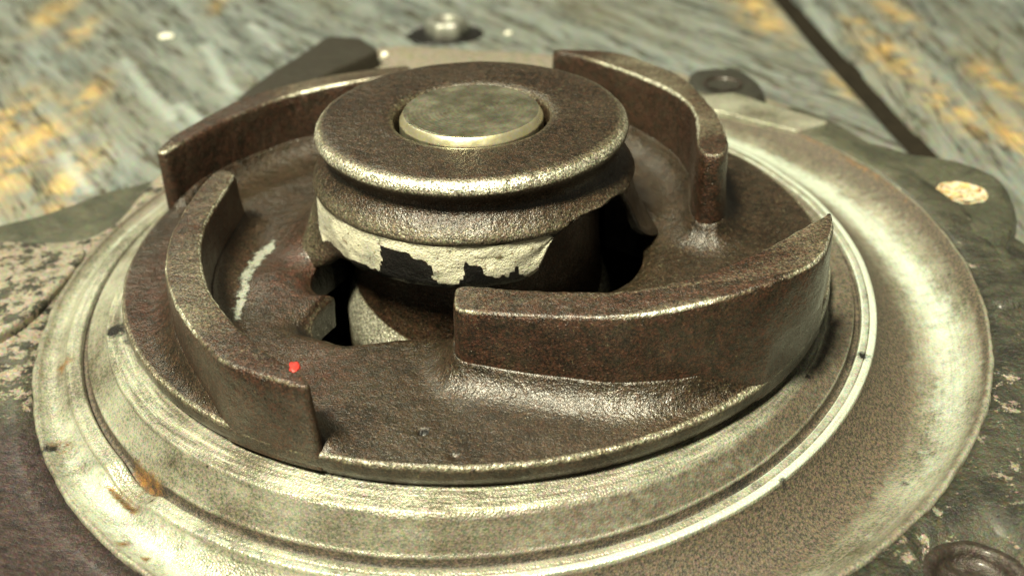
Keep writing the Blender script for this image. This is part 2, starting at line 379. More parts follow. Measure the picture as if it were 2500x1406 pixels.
def vane_mesh(k):
    P = resample(vane_outline(k), 240, True)
    # smooth slightly so that corners are rounded
    for _ in range(2): P = (np.roll(P, 1, 0) + 2 * P + np.roll(P, -1, 0)) / 4
    T = np.roll(P, -1, 0) - np.roll(P, 1, 0); T = T[:, :2] / (np.linalg.norm(T[:, :2], axis=1)[:, None] + 1e-9)
    area_ = np.sum(P[:, 0] * np.roll(P[:, 1], -1) - np.roll(P[:, 0], -1) * P[:, 1])
    N = np.stack([T[:, 1], -T[:, 0]], 1) * (1 if area_ > 0 else -1)      # outward
    # local width = distance to nearest opposite point, limits the inset
    O, I = VANES[k]; dO = np.array([np.linalg.norm(I[:, :2] - p[:2], axis=1).min() for p in P]); dI = np.array([np.linalg.norm(O[:, :2] - p[:2], axis=1).min() for p in P])
    wdt = np.maximum(dO, dI)
    rings = []; wear = []
    inset = np.minimum(.05, wdt * .25)
    jag = np.array([.018 * fbm(p[0], p[1], 3, 7, 3) for p in P])
    patch = np.array([.75 + .9 * nz(p[0], p[1], 6, .9) + .3 * nz(p[0], p[1], 2, 4) for p in P])
    def ring(off, z, wv):
        q = P.copy(); q[:, :2] += N * off[:, None]; q[:, 2] = z; rings.append(q); wear.append(wv * (patch if wv > .3 else 1) * np.ones(len(P)))
    one = np.ones(len(P))
    ring(-inset * 1.0 + jag * .3, P[:, 2] + .004, .40); ring(-inset * .55 + jag * .5, P[:, 2] + .002, .46)
    ring(-inset * .25 + jag, P[:, 2] - .006, .95); ring(jag * 1.0 + 0 * one, P[:, 2] - .024, .80); ring(one * .012 + jag * .5, P[:, 2] - .05, .05)
    zb = ZP - .22
    for f in (.15, .3, .45, .6, .75, .9, 1.0):
        z = P[:, 2] + (zb - P[:, 2]) * f
        und = np.array([.012 * fbm(p[0], p[1], zz, 2.5, 2) for p, zz in zip(P, z)])
        ring(one * (.012 + .05 * f) + und, z, 0.0)
    n = len(P); V = np.vstack(rings); F = []
    for a in range(len(rings) - 1):
        for i in range(n):
            j = (i + 1) % n; F.append((a * n + i, a * n + j, (a + 1) * n + j, (a + 1) * n + i) if area_ < 0 else (a * n + j, a * n + i, (a + 1) * n + i, (a + 1) * n + j))
    # cap: strip between the two long edges (same number of verts each side)
    # match the ring's halves by nearest point
    bm_in = rings[0]
    from mathutils.geometry import tessellate_polygon
    tri = tessellate_polygon([[Vector((p[0], p[1], 0)) for p in bm_in]])
    F += [tuple(t) for t in tri]
    W = np.concatenate(wear)
    # clip rings to plate radius at the bottom so that nothing sticks out past the rim
    rr = np.hypot(V[:, 0], V[:, 1]); lim = 4.66
    low = V[:, 2] < -1.25
    s_ = np.where(low & (rr > lim), lim / np.maximum(rr, 1e-6), 1.0); V[:, 0] *= s_; V[:, 1] *= s_
    red = np.zeros(len(V)) + .5
    o = mesh_i('vane', V, F, IRON, {'wear': W, 'red': red, 'paint': np.zeros(len(V)), 'grease': np.zeros(len(V))})
    bm = bmesh.new(); bm.from_mesh(o.data); bmesh.ops.recalc_face_normals(bm, faces=bm.faces); bm.to_mesh(o.data); bm.free()
    return o
vobj = {k: vane_mesh(k) for k in VT}

# back plate ------------------------------------------------------
RO = 4.655
NT, NR = 900, 190
th = np.linspace(0, 360, NT, endpoint=False)
rin = interp_closed([0, 4, 9, 14, 90, 168, 176, 182, 188, 193, 198, 204, 210, 212.5, 214, 216.5, 219, 223, 228, 232, 236, 240, 246, 255, 270, 290, 305, 316, 322, 330, 340, 350, 356],
                    [2.26, 2.22, 2.05, 1.85, 1.75, 1.75, 1.78, 1.82, 1.98, 2.16, 2.30, 2.38, 2.35, 2.20, 2.32, 2.52, 2.70, 2.80, 2.84, 2.84, 2.78, 2.62, 2.42, 2.28, 2.27, 2.25, 2.18, 2.10, 2.18, 2.26, 2.28, 2.26, 2.27], th)
rin = rin + np.array([.008 * fbm(math.cos(R(t)), math.sin(R(t)), 5, 9, 3) for t in th])
front_open = sstep(172, 182, th) * (1 - sstep(366, 372, np.where(th < 90, th + 360, th))) # 1 where the hub wall is cut away
front_open = np.where(th < 90, 1 - sstep(0, 12, th), sstep(180, 200, th))
u = np.linspace(0, 1, NR) ** 1.0
edge = 10
TH, U = np.meshgrid(np.radians(th), u, indexing='ij')
RR = rin[:, None] + (RO - .03 - rin[:, None]) * U
X = RR * np.cos(TH); Y = RR * np.sin(TH)
Z = np.full(X.shape, ZP)
# fillets at the vanes
def fil(d, Rf):
    t = .95 * np.clip(1 - d / Rf, 0, 1); return Rf * (1 - np.sqrt(np.clip(1 - t * t, 0, 1)))
poly = {k: resample(vane_outline(k), 90, True) for k in VT}
for k, Rf in (('front', .42), ('left', .34), ('rear_left', .36), ('rear_right', .42)):
    d = np.maximum(pdist(X, Y, poly[k]) - .05, 0)
    # fade towards the plate rim
    Z += fil(d, Rf) * np.clip((4.62 - RR) / .25, 0, 1)
# hub fillet at the back
Z += (1 - front_open)[:, None] * fil(np.maximum(RR - 2.12, 0), .85)
# rolled edges around the openings
dd = RR - rin[:, None]
Z -= .11 * np.exp(-(dd / .10) ** 1.4) * front_open[:, None]
# drooping dish around second hole, mound beyond it
cx2, cy2 = 2.8 * math.cos(R(222)), 2.8 * math.sin(R(222))
Z -= .16 * np.exp(-(((X - cx2) ** 2 + (Y - cy2) ** 2) / .22 ** 2))
Z += .10 * np.exp(-(((X + 2.62) ** 2 + (Y + .9) ** 2) / .42 ** 2))
# casting pit
px_, py_ = unp(1033, 1053, ZP)[:2]
Z -= .09 * np.exp(-(((X - px_) ** 2 + (Y - py_) ** 2) / .05 ** 2) ** 2)
px2, py2 = unp(1110, 1115, ZP)[:2]
Z -= .03 * np.exp(-(((X - px2) ** 2 + (Y - py2) ** 2) / .05 ** 2) ** 2)
und = np.array([[.014 * nz(X[i, j], Y[i, j], 1.0, 1.7) for j in range(0, NR)] for i in range(NT)])
Z += und
# profile rows: inner wall (down), top, rim bevel and side
rows = [];  W = []; G = []
def row(r, z, wv, g=0.0, jit=0.0):
    j = np.array([jit * fbm(math.cos(R(t)) * 4.6, math.sin(R(t)) * 4.6, 9, 3.5, 3) for t in th]) if jit else 0
    r = np.broadcast_to(np.asarray(r, float), (NT,)) + j; z = np.broadcast_to(np.asarray(z, float), (NT,))
    rows.append(np.stack([r * np.cos(np.radians(th)), r * np.sin(np.radians(th)), z], 1)); W.append(np.broadcast_to(np.asarray(wv, float), (NT,)).copy()); G.append(np.full(NT, g))
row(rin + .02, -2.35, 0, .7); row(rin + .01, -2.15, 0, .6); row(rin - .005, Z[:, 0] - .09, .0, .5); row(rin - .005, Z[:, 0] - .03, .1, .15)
for j in range(NR):
    wv = .46 * np.exp(-((dd[:, j] - .04) / .06) ** 2) * front_open * (.7 + .3 * np.sin(np.radians(th * 5)))
    rows.append(np.stack([X[:, j], Y[:, j], Z[:, j]], 1)); W.append(wv + (.38 if j > NR - 3 else 0)); G.append(np.zeros(NT))
row(RO - .012, ZP - .012, .62, 0, .014); row(RO + .004, ZP - .035, .45, 0, .014); row(RO + .008, ZP - .075, .05, 0, .010); row(RO + .01, ZP - .14, 0, 0, .006)
row(RO + .005, ZP - .17, .22); row(RO - .03, ZP - .235, .25); row(RO - .05, ZP - .28, .1); row(RO - .3, ZP - .30, 0, .6)
nvv = len(rows); V = np.stack(rows, 1).reshape(-1, 3); F = grid_faces(NT, nvv, True)
Wf = np.stack(W, 1).reshape(-1); Gf = np.stack(G, 1).reshape(-1)
xx, yy = V[:, 0], V[:, 1]
# pale paint smear along the left vane's inner foot
smear = np.array([unp(*q, -1.75)[:2] for q in [(668, 578), (672, 600), (640, 625), (610, 680), (596, 730), (580, 775), (566, 768), (578, 715), (590, 660), (628, 600)]])
dsm = pdist(xx, yy, smear); paint = np.clip(.50 - dsm * 2.6, 0, .62)
red = .12 + .65 * np.exp(-(((xx + 2.3) / .7) ** 2 + ((yy + .6) / .9) ** 2)) + .6 * np.exp(-(((xx + 4.2) / .45) ** 2 + ((yy + 1.2) / 1.3) ** 2)) + .5 * np.exp(-(((xx + 1.9) / .5) ** 2 + ((yy + 2.9) / .8) ** 2))
# dry, lighter faces on the right of the plate
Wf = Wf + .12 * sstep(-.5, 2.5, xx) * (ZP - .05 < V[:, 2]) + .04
grease = Gf + .9 * np.exp(-(((xx - px_) ** 2 + (yy - py_) ** 2) / .075 ** 2)) + .55 * np.exp(-(((xx + 2.2) / .3) ** 2 + ((yy + 1.9) / .35) ** 2))  # darkens the hole walls, the pit and the dimple
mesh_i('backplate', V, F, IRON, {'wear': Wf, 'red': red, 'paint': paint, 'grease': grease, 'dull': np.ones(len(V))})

# hub: flange disc with groove, ridge and broken wall ------------------
NTH = 720
ht = np.linspace(0, 360, NTH, endpoint=False); hr = np.radians(ht)
back = np.where(ht < 90, sstep(-28, 2, ht), np.where(ht > 300, sstep(-28, 2, ht - 360), 1 - sstep(186, 204, ht)))       # 1 where the wall runs into the plate
prof = [(.98, -.34, -.3), (.985, -.15, -.2), (.99, -.10, .1), (1.01, -.05, .5), (1.06, -.012, .35), (1.12, 0, .1)]
prof += [(r, 0, 0.02) for r in np.linspace(1.16, 1.80, 12)]
prof += [(1.85, -.004, .12), (1.89, -.014, .35), (1.93, -.034, .7), (1.965, -.065, .95), (1.99, -.105, .95), (2.0, -.145, .75), (1.992, -.185, .35), (1.965, -.22, .2), (1.93, -.26, .15),
         (1.895, -.30, .12), (1.87, -.345, .1), (1.86, -.39, .05), (1.87, -.44, .08), (1.905, -.485, .12), (1.95, -.53, .2), (1.995, -.575, .3), (2.035, -.62, .42), (2.07, -.665, .5), (2.09, -.705, .5), (2.095, -.735, .5), (2.08, -.76, .3)]
lowf = [(2.068, -.80), (2.066, -.88), (2.062, -.96), (2.057, -1.04), (2.05, -1.12), (2.04, -1.2), (2.025, -1.28), (2.005, -1.36), (1.975, -1.44)]
lowb = [(2.075, -.81), (2.08, -.92), (2.10, -1.02), (2.13, -1.12), (2.17, -1.22), (2.22, -1.36), (2.28, -1.50), (2.36, -1.66), (2.50, -1.84)]
zcut = interp_closed([0, 6, 170, 188, 194, 199, 205, 211, 230, 250, 262, 274, 280, 286, 290, 293, 296, 304, 322, 332, 339, 345, 352],
                     [-1.55, -1.8, -1.9, -1.9, -1.86, -1.66, -1.54, -1.46, -1.39, -1.38, -1.35, -1.37, -1.36, -1.34, -1.22, -1.0, -.80, -.67, -.66, -.74, -.92, -1.26, -1.42], ht)
zcut = zcut + np.array([.018 * fbm(math.cos(t), math.sin(t), 2, 8, 4) for t in hr]) * (1 - back)
rows = []; W = []; Pn = []; Gs = []
for i, (r, z, wv) in enumerate(prof):
    jit = np.array([.010 * fbm(math.cos(t) * 2, math.sin(t) * 2, z, 2.6, 3) for t in hr]) if r > 1.12 else np.array([.012 * fbm(math.cos(t), math.sin(t), z, 11, 3) for t in hr])
    rr = r + jit * (1 if z < -.01 else .4); zz = z + jit * .25 + (.006 * np.array([nz(r * math.cos(t), r * math.sin(t), 0, 2) for t in hr]) if z == 0 else 0)
    if -.79 < z < -.5: cutm = np.maximum(0, zcut + .012 - z) * (1 - back); zz = zz + cutm; rr = rr - .25 * cutm
    rows.append(np.stack([rr * np.cos(hr), rr * np.sin(hr), zz + 0 * hr], 1)); 
    rub_sheen = .45 + .55 * np.exp(-(((ht - 245 + 180) % 360 - 180) / 62) ** 2) if -.79 < z < -.45 else (.72 + .28 * np.exp(-(((ht - 255 + 180) % 360 - 180) / 70) ** 2) if z < -.01 else 1)  # extra wear at front left paints in the highlight on rim and ridge
    W.append(wv * rub_sheen + 0 * hr + (.12 * (.5 + .5 * np.cos(hr - R(20))) if 1.1 < r < 1.9 and z > -.03 else 0)); Pn.append(0 * hr); Gs.append(.0 * hr)
wob = np.array([fbm(math.cos(t), math.sin(t), 8, 7, 4) for t in hr])
for (rf, zf), (rb, zb) in zip(lowf, lowb):
    wob = np.array([fbm(math.cos(t), math.sin(t), 8 + zf, 6, 4) for t in hr])
    f = (zf + .80) / (-1.44 + .80)
    zff = -.80 + f * (np.minimum(zcut, -.80 - .001) + .80)
    zff = np.where(zcut > -.80, zcut - .01 * f, zff)
    rff = np.interp(-zff, [-a[1] for a in lowf], [a[0] for a in lowf])
    r = rff * (1 - back) + rb * back; z = zff * (1 - back) + zb * back
    j = np.array([.018 * fbm(math.cos(t), math.sin(t), zf, 6, 3) for t in hr]); r = r + j
    rows.append(np.stack([r * np.cos(hr), r * np.sin(hr), z], 1)); W.append(.15 + .05 * np.cos(hr) + .35 * np.exp(-((ht - 186) / 14) ** 2))
    # cream paint on the front of the wall, ragged lower edge with black grease below
    pm = sstep(186, 198, ht) * (1 - sstep(292, 298, ht))
    lowlim = .12 + interp_closed([185, 195, 225, 234, 237, 250, 253, 256, 263, 266, 270, 273, 280, 283, 286, 295, 300], [-1.3, -1.5, -1.42, -1.40, -1.0, -1.05, -1.12, -1.40, -1.42, -1.14, -1.14, -1.3, -1.34, -1.2, -1.38, -1.42, -1.3], ht + 2.5 * wob)
    lowlim = lowlim + np.array([.05 * fbm(math.cos(t), math.sin(t), 4, 9, 3) for t in hr])
    inp = 1 - sstep(0, .05, lowlim - z)
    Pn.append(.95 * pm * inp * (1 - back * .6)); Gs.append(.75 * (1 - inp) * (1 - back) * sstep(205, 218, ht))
# underside lip and inner wall
for dr, dz in ((-.05, -.015), (-.12, 0.0), (-.13, .3)):
    b0 = rows[len(prof) + len(lowf) - 1]; rr = np.hypot(b0[:, 0], b0[:, 1]) + dr; zz = b0[:, 2] + dz * (1 - sstep(0, .3, back))
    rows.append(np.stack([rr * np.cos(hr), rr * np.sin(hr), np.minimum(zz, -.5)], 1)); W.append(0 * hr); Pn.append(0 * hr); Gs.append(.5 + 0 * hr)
V = np.stack(rows, 1).reshape(-1, 3); F = grid_faces(NTH, len(rows), True)
zero = np.zeros(len(V))
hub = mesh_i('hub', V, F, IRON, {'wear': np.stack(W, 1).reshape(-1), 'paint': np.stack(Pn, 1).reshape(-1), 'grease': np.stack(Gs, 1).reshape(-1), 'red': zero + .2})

def lathe(name, prof, mat, n=240, jit=.004, attrs=(), parent=None, center=(0, 0), fs=6, capfirst=False, caplast=False, base=None):
    t = np.linspace(0, 2 * PI, n, endpoint=False); rows = []; W = []
    for r, z, *wv in prof:
        j = np.array([jit * fbm(math.cos(a), math.sin(a), z, fs, 3) for a in t]) if r > 0 else 0
        rr = r + j; rows.append(np.stack([rr * np.cos(t) + center[0], rr * np.sin(t) + center[1], z + 0 * t], 1)); W.append(np.full(n, wv[0] if wv else 0.0))
    V = np.stack(rows, 1).reshape(-1, 3); F = [tuple(f) for f in grid_faces(n, len(rows), True)]
    if capfirst: F.append(tuple(i * len(rows) for i in range(n)))
    if caplast: F.append(tuple(i * len(rows) + len(rows) - 1 for i in range(n - 1, -1, -1)))
    at = {'wear': np.stack(W, 1).reshape(-1)}
    for k, v in attrs: at[k] = np.full(len(V), v)
    b = np.asarray(base if base is not None else IL)
    return mesh(name, V - b, F, mat, parent or imp, at)
# shaft end, set in the hub's bore
lathe('shaft', [(.0, .045), (.3, .045), (.6, .045), (.80, .045, 0), (.855, .042, .25), (.866, .036, .7), (.912, -.04, .85), (.922, -.07, .3), (.925, -.35, 0)], SHAFT, 200, .002)
sn = 300; st = np.linspace(0, 2 * PI, sn, endpoint=False); sd = np.degrees(st)
zs = interp_closed([150, 195, 205, 215, 225, 235, 243, 250, 330, 345, 360], [-2.2, -2.22, -2.26, -2.32, -2.39, -2.46, -2.50, -2.55, -2.5, -2.3, -2.2], sd)
rows = []; sw = []
for z in (-.75, -1.0, -1.3, -1.6): rows.append(np.stack([1.65 * np.cos(st), 1.65 * np.sin(st), z + 0 * st], 1)); sw.append(0 * st)
for dr, dz, wv in ((.01, .35, 0), (.04, 0.02, 0), (.05, -.02, .75), (.08, -.10, .95), (.11, -.20, .95), (.16, -.34, .9), (.19, -.5, .8), (.20, -1.0, .4)):
    r = 1.655 + dr; rows.append(np.stack([r * np.cos(st), r * np.sin(st), zs + dz], 1)); sw.append(wv + 0 * st)
V = np.stack(rows, 1).reshape(-1, 3); zz_ = np.zeros(len(V))
mesh_i('sleeve', V, grid_faces(sn, len(rows), True), IRON, {'wear': np.stack(sw, 1).reshape(-1), 'red': zz_ + .3, 'paint': zz_, 'grease': zz_})
# drop of red paint on the left vane
def blob(name, c, r, mat, parent, base, flat=.4, seed=0, amp=.25, cat=None):
    bm = bmesh.new(); bmesh.ops.create_icosphere(bm, subdivisions=3, radius=1)
    for v in bm.verts:
        q = v.co.normalized(); k = 1 + amp * noise.noise(q * 1.6 + Vector((seed, 0, 0)))
        v.co = Vector((q.x * r[0] * k, q.y * r[1] * k, q.z * r[2] * k))
    me = bpy.data.meshes.new(name); bm.to_mesh(me); bm.free(); me.polygons.foreach_set('use_smooth', [True] * len(me.polygons)); me.materials.append(mat)
    o = bpy.data.objects.new(name, me); link(o, parent); o.location = np.asarray(c) - np.asarray(base); return o
RED = simple('red paint', (.42, .03, .022), .45, 0, .02, .3, .4)
rp = unp(719, 897, -1.0)
blob('paint_drop', (rp[0], rp[1], -.99), (.062, .085, .012), RED, imp, IL, seed=3, amp=.5)['label'] = 'small red drop of paint on the vane'

# ------------------------------------------------------------------ pump housing
hs = thing('pump_housing', 'stained cast metal pump housing with a round dish and dark corroded flange under the impeller', 'pump housing', (0, 0, BZ))
HL = np.array([0, 0, BZ])
TX, TY = .0202, .0537
def tilt(x, y): return TX * x + TY * y
def mesh_h(name, V, F, mat, attrs=None, parent=None, smooth=True):
    return mesh(name, np.asarray(V) - HL, F, mat, parent or hs, attrs, smooth)
NT = 960
t = np.linspace(0, 2 * PI, NT, endpoint=False); td = np.degrees(t)
C1, C2, CM = np.array([-.107, 0.0]), np.array([.404, -.017]), np.array([-.10, -.13])
rows = []; A = {k: [] for k in ('grime_shade', 'bright', 'rust', 'grease')}
def hrow(c, r, z, g=0.0, b=0.0, ru=0.0, bl=0.0, jit=0.0, tw=1.0):
    r = np.broadcast_to(np.asarray(r, float), (NT,)).copy()
    if jit: r += np.array([jit * fbm(math.cos(a) * 4, math.sin(a) * 4, 1.5, 3, 3) for a in t])
    x = c[0] + r * np.cos(t); y = c[1] + r * np.sin(t)
    rows.append(np.stack([x, y, np.broadcast_to(z, (NT,)) + tw * tilt(x, y)], 1))
    for k, v in (('grime_shade', g), ('bright', b), ('rust', ru), ('grease', bl)): A[k].append(np.broadcast_to(np.asarray(v, float), (NT,)).copy())
ang = lambda c, wd: np.exp(-(((td - c + 180) % 360 - 180) / wd) ** 2)
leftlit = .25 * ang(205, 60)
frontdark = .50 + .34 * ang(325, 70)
# under the impeller down to the seat
hrow(CM, 3.0, -2.75, .6, 0, 0, .6); hrow(CM, 4.3, -2.75, .6, 0, 0, .6); hrow(CM, 4.36, -2.25, .5, 0, 0, .5, 0, 0)
hrow(CM, 4.40, -2.115, .1, .2, 0, .5, 0, 0)
for f in np.linspace(0, 1, 9):
    hrow(CM * (1 - f) + np.array([-.13, -.13]) * f, 4.44 + .30 * f, -2.122 - .07 * f, .05 + .22 * (1 - f), .16 * f, 0, .30 * (1 - f) ** 2 + .38 * ang(198, 5) + .25 * ang(255, 14) * (f < .4), .006, 0)
hrow((-.13, -.13), 4.755, -2.20, .05, .40, 0, .05, .012, 0); hrow((-.13, -.13), 4.772, -2.235, .45, .0, 0, .2, .012, 0)
for f in np.linspace(0, 1, 14):
    c = CM * (1 - f) + C1 * f
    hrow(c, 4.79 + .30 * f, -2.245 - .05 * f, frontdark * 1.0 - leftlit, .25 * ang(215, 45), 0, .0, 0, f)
# groove
hrow(C1, 5.105, -2.30, .35); hrow(C1, 5.115, -2.34, .9, 0, 0, .4); hrow(C1, 5.125, -2.42, 1, 0, 0, .55); hrow(C1, 5.165, -2.44, .9, 0, 0, .35); hrow(C1, 5.19, -2.43, 1, 0, 0, .6)
# two-tone raised ring
hrow(C1, 5.20, -2.37, .2, .2); hrow(C1, 5.215, -2.35, 0, .35 + .3 * ang(335, 60))
rb = .22 + .42 * ang(340, 60)
for f in (0, .5, 1): hrow(C1, 5.23 + .06 * f, -2.345, 0, rb * .75 * (1 - .6 * ang(200, 60)))
hrow(C1, 5.30, -2.352, .5, 0, 0, .25); hrow(C1, 5.312, -2.347, 0, rb)
for f in (0, .5, 1): hrow(C1, 5.325 + .055 * f, -2.348, 0, rb * 1.5)
hrow(C1, 5.392, -2.36, .1, rb); hrow(C1, 5.402, -2.385, .5, 0)
# channel of the dish: its width grows to the right where the two circles part
NCH = 46
depth = .07 + .30 * ang(335, 70) + .06 * ang(270, 40)
fc = interp_closed([0, 25, 50, 120, 180, 230, 265, 290, 320, 345], [.55, .40, .28, .3, .5, .6, .85, .88, .80, .66], td)
for f in np.linspace(0.0, 1, NCH):
    c = C1 * (1 - f) + C2 * f; r = 5.41 * (1 - f) + 6.22 * f
    z = -2.40 - depth * (np.sin(PI * min(1, f * 1.0)) ** .8) - .03 * f
    side = 1 - ang(210, 50)                                   # the painted band fades out on the left
    band = np.exp(-((f - fc) / .29) ** 2)  # bowl's sheen painted as a pale band, its shade as dark either side
    g = side * (.95 - 1.0 * band + .25 * ang(290, 45) * (f < .8))  + .38 * sstep(.90, 1, f) - .25 * ang(210, 45)
    hrow(c, r, z, g, .42 * ang(222, 40) + .62 * band * side * (1 - .5 * ang(290, 50)), .42 * ang(190, 14) * sstep(.6, .9, f) + .55 * ang(25, 18) * sstep(.9, 1, f), 0)
hrow(C2, 6.25, -2.425, .6, 0, .35 * ang(20, 30), .2, .015); hrow(C2, 6.275, -2.425, .35, 0, .3 * ang(20, 30), .1, .03)
hrow(C2, 6.30, -2.45, .6, 0, .45 * ang(25, 30), .3, .03); hrow(C2, 6.31, -2.56, .8, 0, 0, .4, .02); hrow(C2, 6.31, -2.8, .8)
nvv = len(rows); V = np.stack(rows, 1).reshape(-1, 3); F = grid_faces(NT, nvv, True)
AT = {k: np.stack(v, 1).reshape(-1) for k, v in A.items()}
rr0 = np.hypot(V[:, 0] + .13, V[:, 1] + .13); AT['turned'] = np.clip(1 - sstep(4.72, 4.80, rr0), .3, 1)
xx, yy = V[:, 0], V[:, 1]
V[:, 2] += np.array([.012 * nz(a, b, 3, 1.3) for a, b in zip(xx, yy)])
# machined notch with rust across groove and ring
nc = unp(322, 1165, -2.55)[:2]; dn = np.array([nc[0] - C1[0], nc[1] - C1[1]]); dn /= np.linalg.norm(dn); tn = np.array([-dn[1], dn[0]])
a_ = (xx - nc[0]) * dn[0] + (yy - nc[1]) * dn[1]; b_ = (xx - nc[0]) * tn[0] + (yy - nc[1]) * tn[1]
nk = np.exp(-((a_ / .17) ** 4 + (b_ / .33) ** 4)); V[:, 2] -= .16 * nk
AT['rust'] += .75 * np.exp(-(((np.abs(a_) - .17) / .06) ** 2 + (b_ / .36) ** 4)) + .35 * nk; AT['bright'] *= 1 - nk
AT['grease'] += .6 * np.exp(-(((a_) / .16) ** 2 + ((b_ - .34) / .07) ** 2))
def spot(key, px, py, r, v, z=-2.45):
    c = unp(px, py, z)[:2]; AT[key][:] = AT[key] + v * np.exp(-(((xx - c[0]) ** 2 + (yy - c[1]) ** 2) / r ** 2))
for a in [('rust', 285, 1265, .09, .9), ('rust', 335, 1300, .07, .8), ('grease', 308, 1352, .08, .9), ('rust', 135, 1040, .16, .8), ('grease', 110, 1050, .12, .8), ('rust', 150, 870, .16, .7), ('grease', 291, 850, .12, .9), ('grease', 420, 1140, .07, .5),
          ('grease', 1970, 955, .05, .9), ('grease', 1790, 1150, .16, .45), ('grease', 2105, 880, .11, .8), ('grease', 1915, 1160, .07, .8), ('grease', 580, 1105, .13, .7), ('grease', 2225, 1110, .1, .6), ('rust', 1760, 360, .2, .3), ('rust', 2240, 600, .12, .5)]: spot(*a)
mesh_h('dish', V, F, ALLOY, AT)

# flange: slab whose outline was read at its own height, hollow under the dish --------
def slab(name, outline, ztop, zbot, mat, hole=None, bev=.12, attr_fn=None, parent=None, res=.16, bump=.03, tilted=True, seed=0.0, sharp=False):
    """solid with a rounded top edge; the top is a real grid so that it can undulate"""
    P = resample(np.array(outline) if sharp else catmull(outline, 8, True), max(60, int(len(outline) * 14)), True)
    for _ in range(1): P = (np.roll(P, 1, 0) + 2 * P + np.roll(P, -1, 0)) / 4
    x0, y0 = P.min(0)[:2]; x1, y1 = P.max(0)[:2]
    area_ = np.sum(P[:, 0] * np.roll(P[:, 1], -1) - np.roll(P[:, 0], -1) * P[:, 1])
    if area_ < 0: P = P[::-1]
    T = np.roll(P, -1, 0) - np.roll(P, 1, 0); T /= np.linalg.norm(T, axis=1)[:, None]; N = np.stack([T[:, 1], -T[:, 0]], 1)
    n = len(P); pts = []; rings = []
    prof = [(-bev, 0), (-bev * .6, -bev * .08), (-bev * .25, -bev * .35), (0, -bev), (.0, -bev * 2)]
    bm = bmesh.new()
    loops = []
    for off, dz in prof:
        loops.append([bm.verts.new((p[0] + q[0] * off, p[1] + q[1] * off, ztop + dz)) for p, q in zip(P, N)])
    loops.append([bm.verts.new((p[0], p[1], zbot)) for p in P])
    for a, b in zip(loops[:-1], loops[1:]):
        for i in range(n): bm.faces.new((a[i], b[i], b[(i + 1) % n], a[(i + 1) % n]))
    inner = loops[0]
    if hole is None:
        top = bm.faces.new(inner)
    else:
        hc, hr_ = hole; k = 160; hv = [bm.verts.new((hc[0] + hr_ * math.cos(2 * PI * i / k), hc[1] + hr_ * math.sin(2 * PI * i / k), ztop)) for i in range(k)]
        hw = [bm.verts.new((v.co.x, v.co.y, ztop - .6)) for v in hv]
        e1 = [bm.edges.get((inner[i], inner[(i + 1) % n])) for i in range(n)]; e2 = [bm.edges.new((hv[i], hv[(i + 1) % k])) for i in range(k)]
        bmesh.ops.triangle_fill(bm, use_beauty=True, use_dissolve=False, edges=e1 + e2)
        for i in range(k): bm.faces.new((hv[i], hw[i], hw[(i + 1) % k], hv[(i + 1) % k]))
    bmesh.ops.triangulate(bm, faces=[f for f in bm.faces if len(f.verts) > 4])
    # refine the top
    for _ in range(7):
        es = [e for e in bm.edges if e.calc_length() > res * 1.8 and all(abs(v.co.z - ztop) < 1e-5 for v in e.verts)]
        if not es: break
        bmesh.ops.subdivide_edges(bm, edges=es, cuts=1); bmesh.ops.triangulate(bm, faces=[f for f in bm.faces if len(f.verts) > 4])
    bmesh.ops.recalc_face_normals(bm, faces=bm.faces)
    V = np.array([v.co[:] for v in bm.verts]); F = [tuple(v.index for v in f.verts) for f in (bm.verts.index_update() or bm.faces)]
    bm.free()
    top = V[:, 2] > ztop - bev * 2.1
    for i in np.where(top)[0]:
        V[i, 2] += (tilt(V[i, 0], V[i, 1]) * (1 - sstep(6.5, 7.6, math.hypot(V[i, 0] - .4, V[i, 1]))) if tilted else 0) + bump * fbm(V[i, 0] + seed, V[i, 1], 0, .9, 3)
    at = {k: np.zeros(len(V)) for k in ('pale', 'plum', 'rust', 'olive', 'ochre')}
    if attr_fn: attr_fn(V, at)
    return mesh_h(name, V, F, mat, at, parent)

def U(pts, z): return [tuple(unp(*p, z)[:2]) for p in pts]
out = [(-9.5, -7.5), (-9.3, -2), (-8.2, 1.2), (-6.9, 1.75), (-5.8, 1.9), (-5.4, 3.4), (-5.0, 5.2), (-4.3, 7.3), (-3.2, 9.3), (-1.7, 9.9), (-.4, 9.6), (.9, 9.25), (2.2, 8.75), (3.6, 8.1), (4.6, 7.2), (5.3, 6.5), (6.42, 5.0), (6.9, 3.6), (7.3, 1.5), (8.4, -.8), (9.5, -3), (9.5, -7.5)]
bc0 = unp(2385, 1412, -2.70)
def fa(V, at):
    nb_ = (np.hypot(V[:, 0] - bc0[0], V[:, 1] - bc0[1]) < .75) & (V[:, 2] > -3.2); V[nb_, 2] = -2.70; V[(np.hypot(V[:, 0] - bc0[0], V[:, 1] - bc0[1]) < .47) & (V[:, 2] > -3.2), 2] = -3.0
    x, y = V[:, 0], V[:, 1]
    left = sstep(-3.5, -5.5, x) if False else (x < -4)
    at['plum'] = np.where(x < -3, sstep(-2.2, -3.0, y) if False else np.clip((-2.1 - y) / .8, 0, 1), 0)
    at['pale'] = np.where(x < -3, .60 + .10 * (y > -.5) - .5 * np.clip((-1.5 - y) / 1.5, 0, 1), np.where(y > 5.5, .95, .26 + .1 * (y < -2)))
    rc = unp(965, 135, -2.45); at['rust'] = .38 * np.exp(-(((x - rc[0]) / 1.0) ** 2 + ((y - rc[1]) / .8) ** 2))
    at['olive'] = np.where((x > 3) & (y > 2), .9 * (1 - np.clip((y - 5.2) / .6, 0, 1)), 0)
slab('flange', out, -2.455, BZ + .0, FLANGE, ((.404, -.017), 6.30), .15, fa, res=.2)
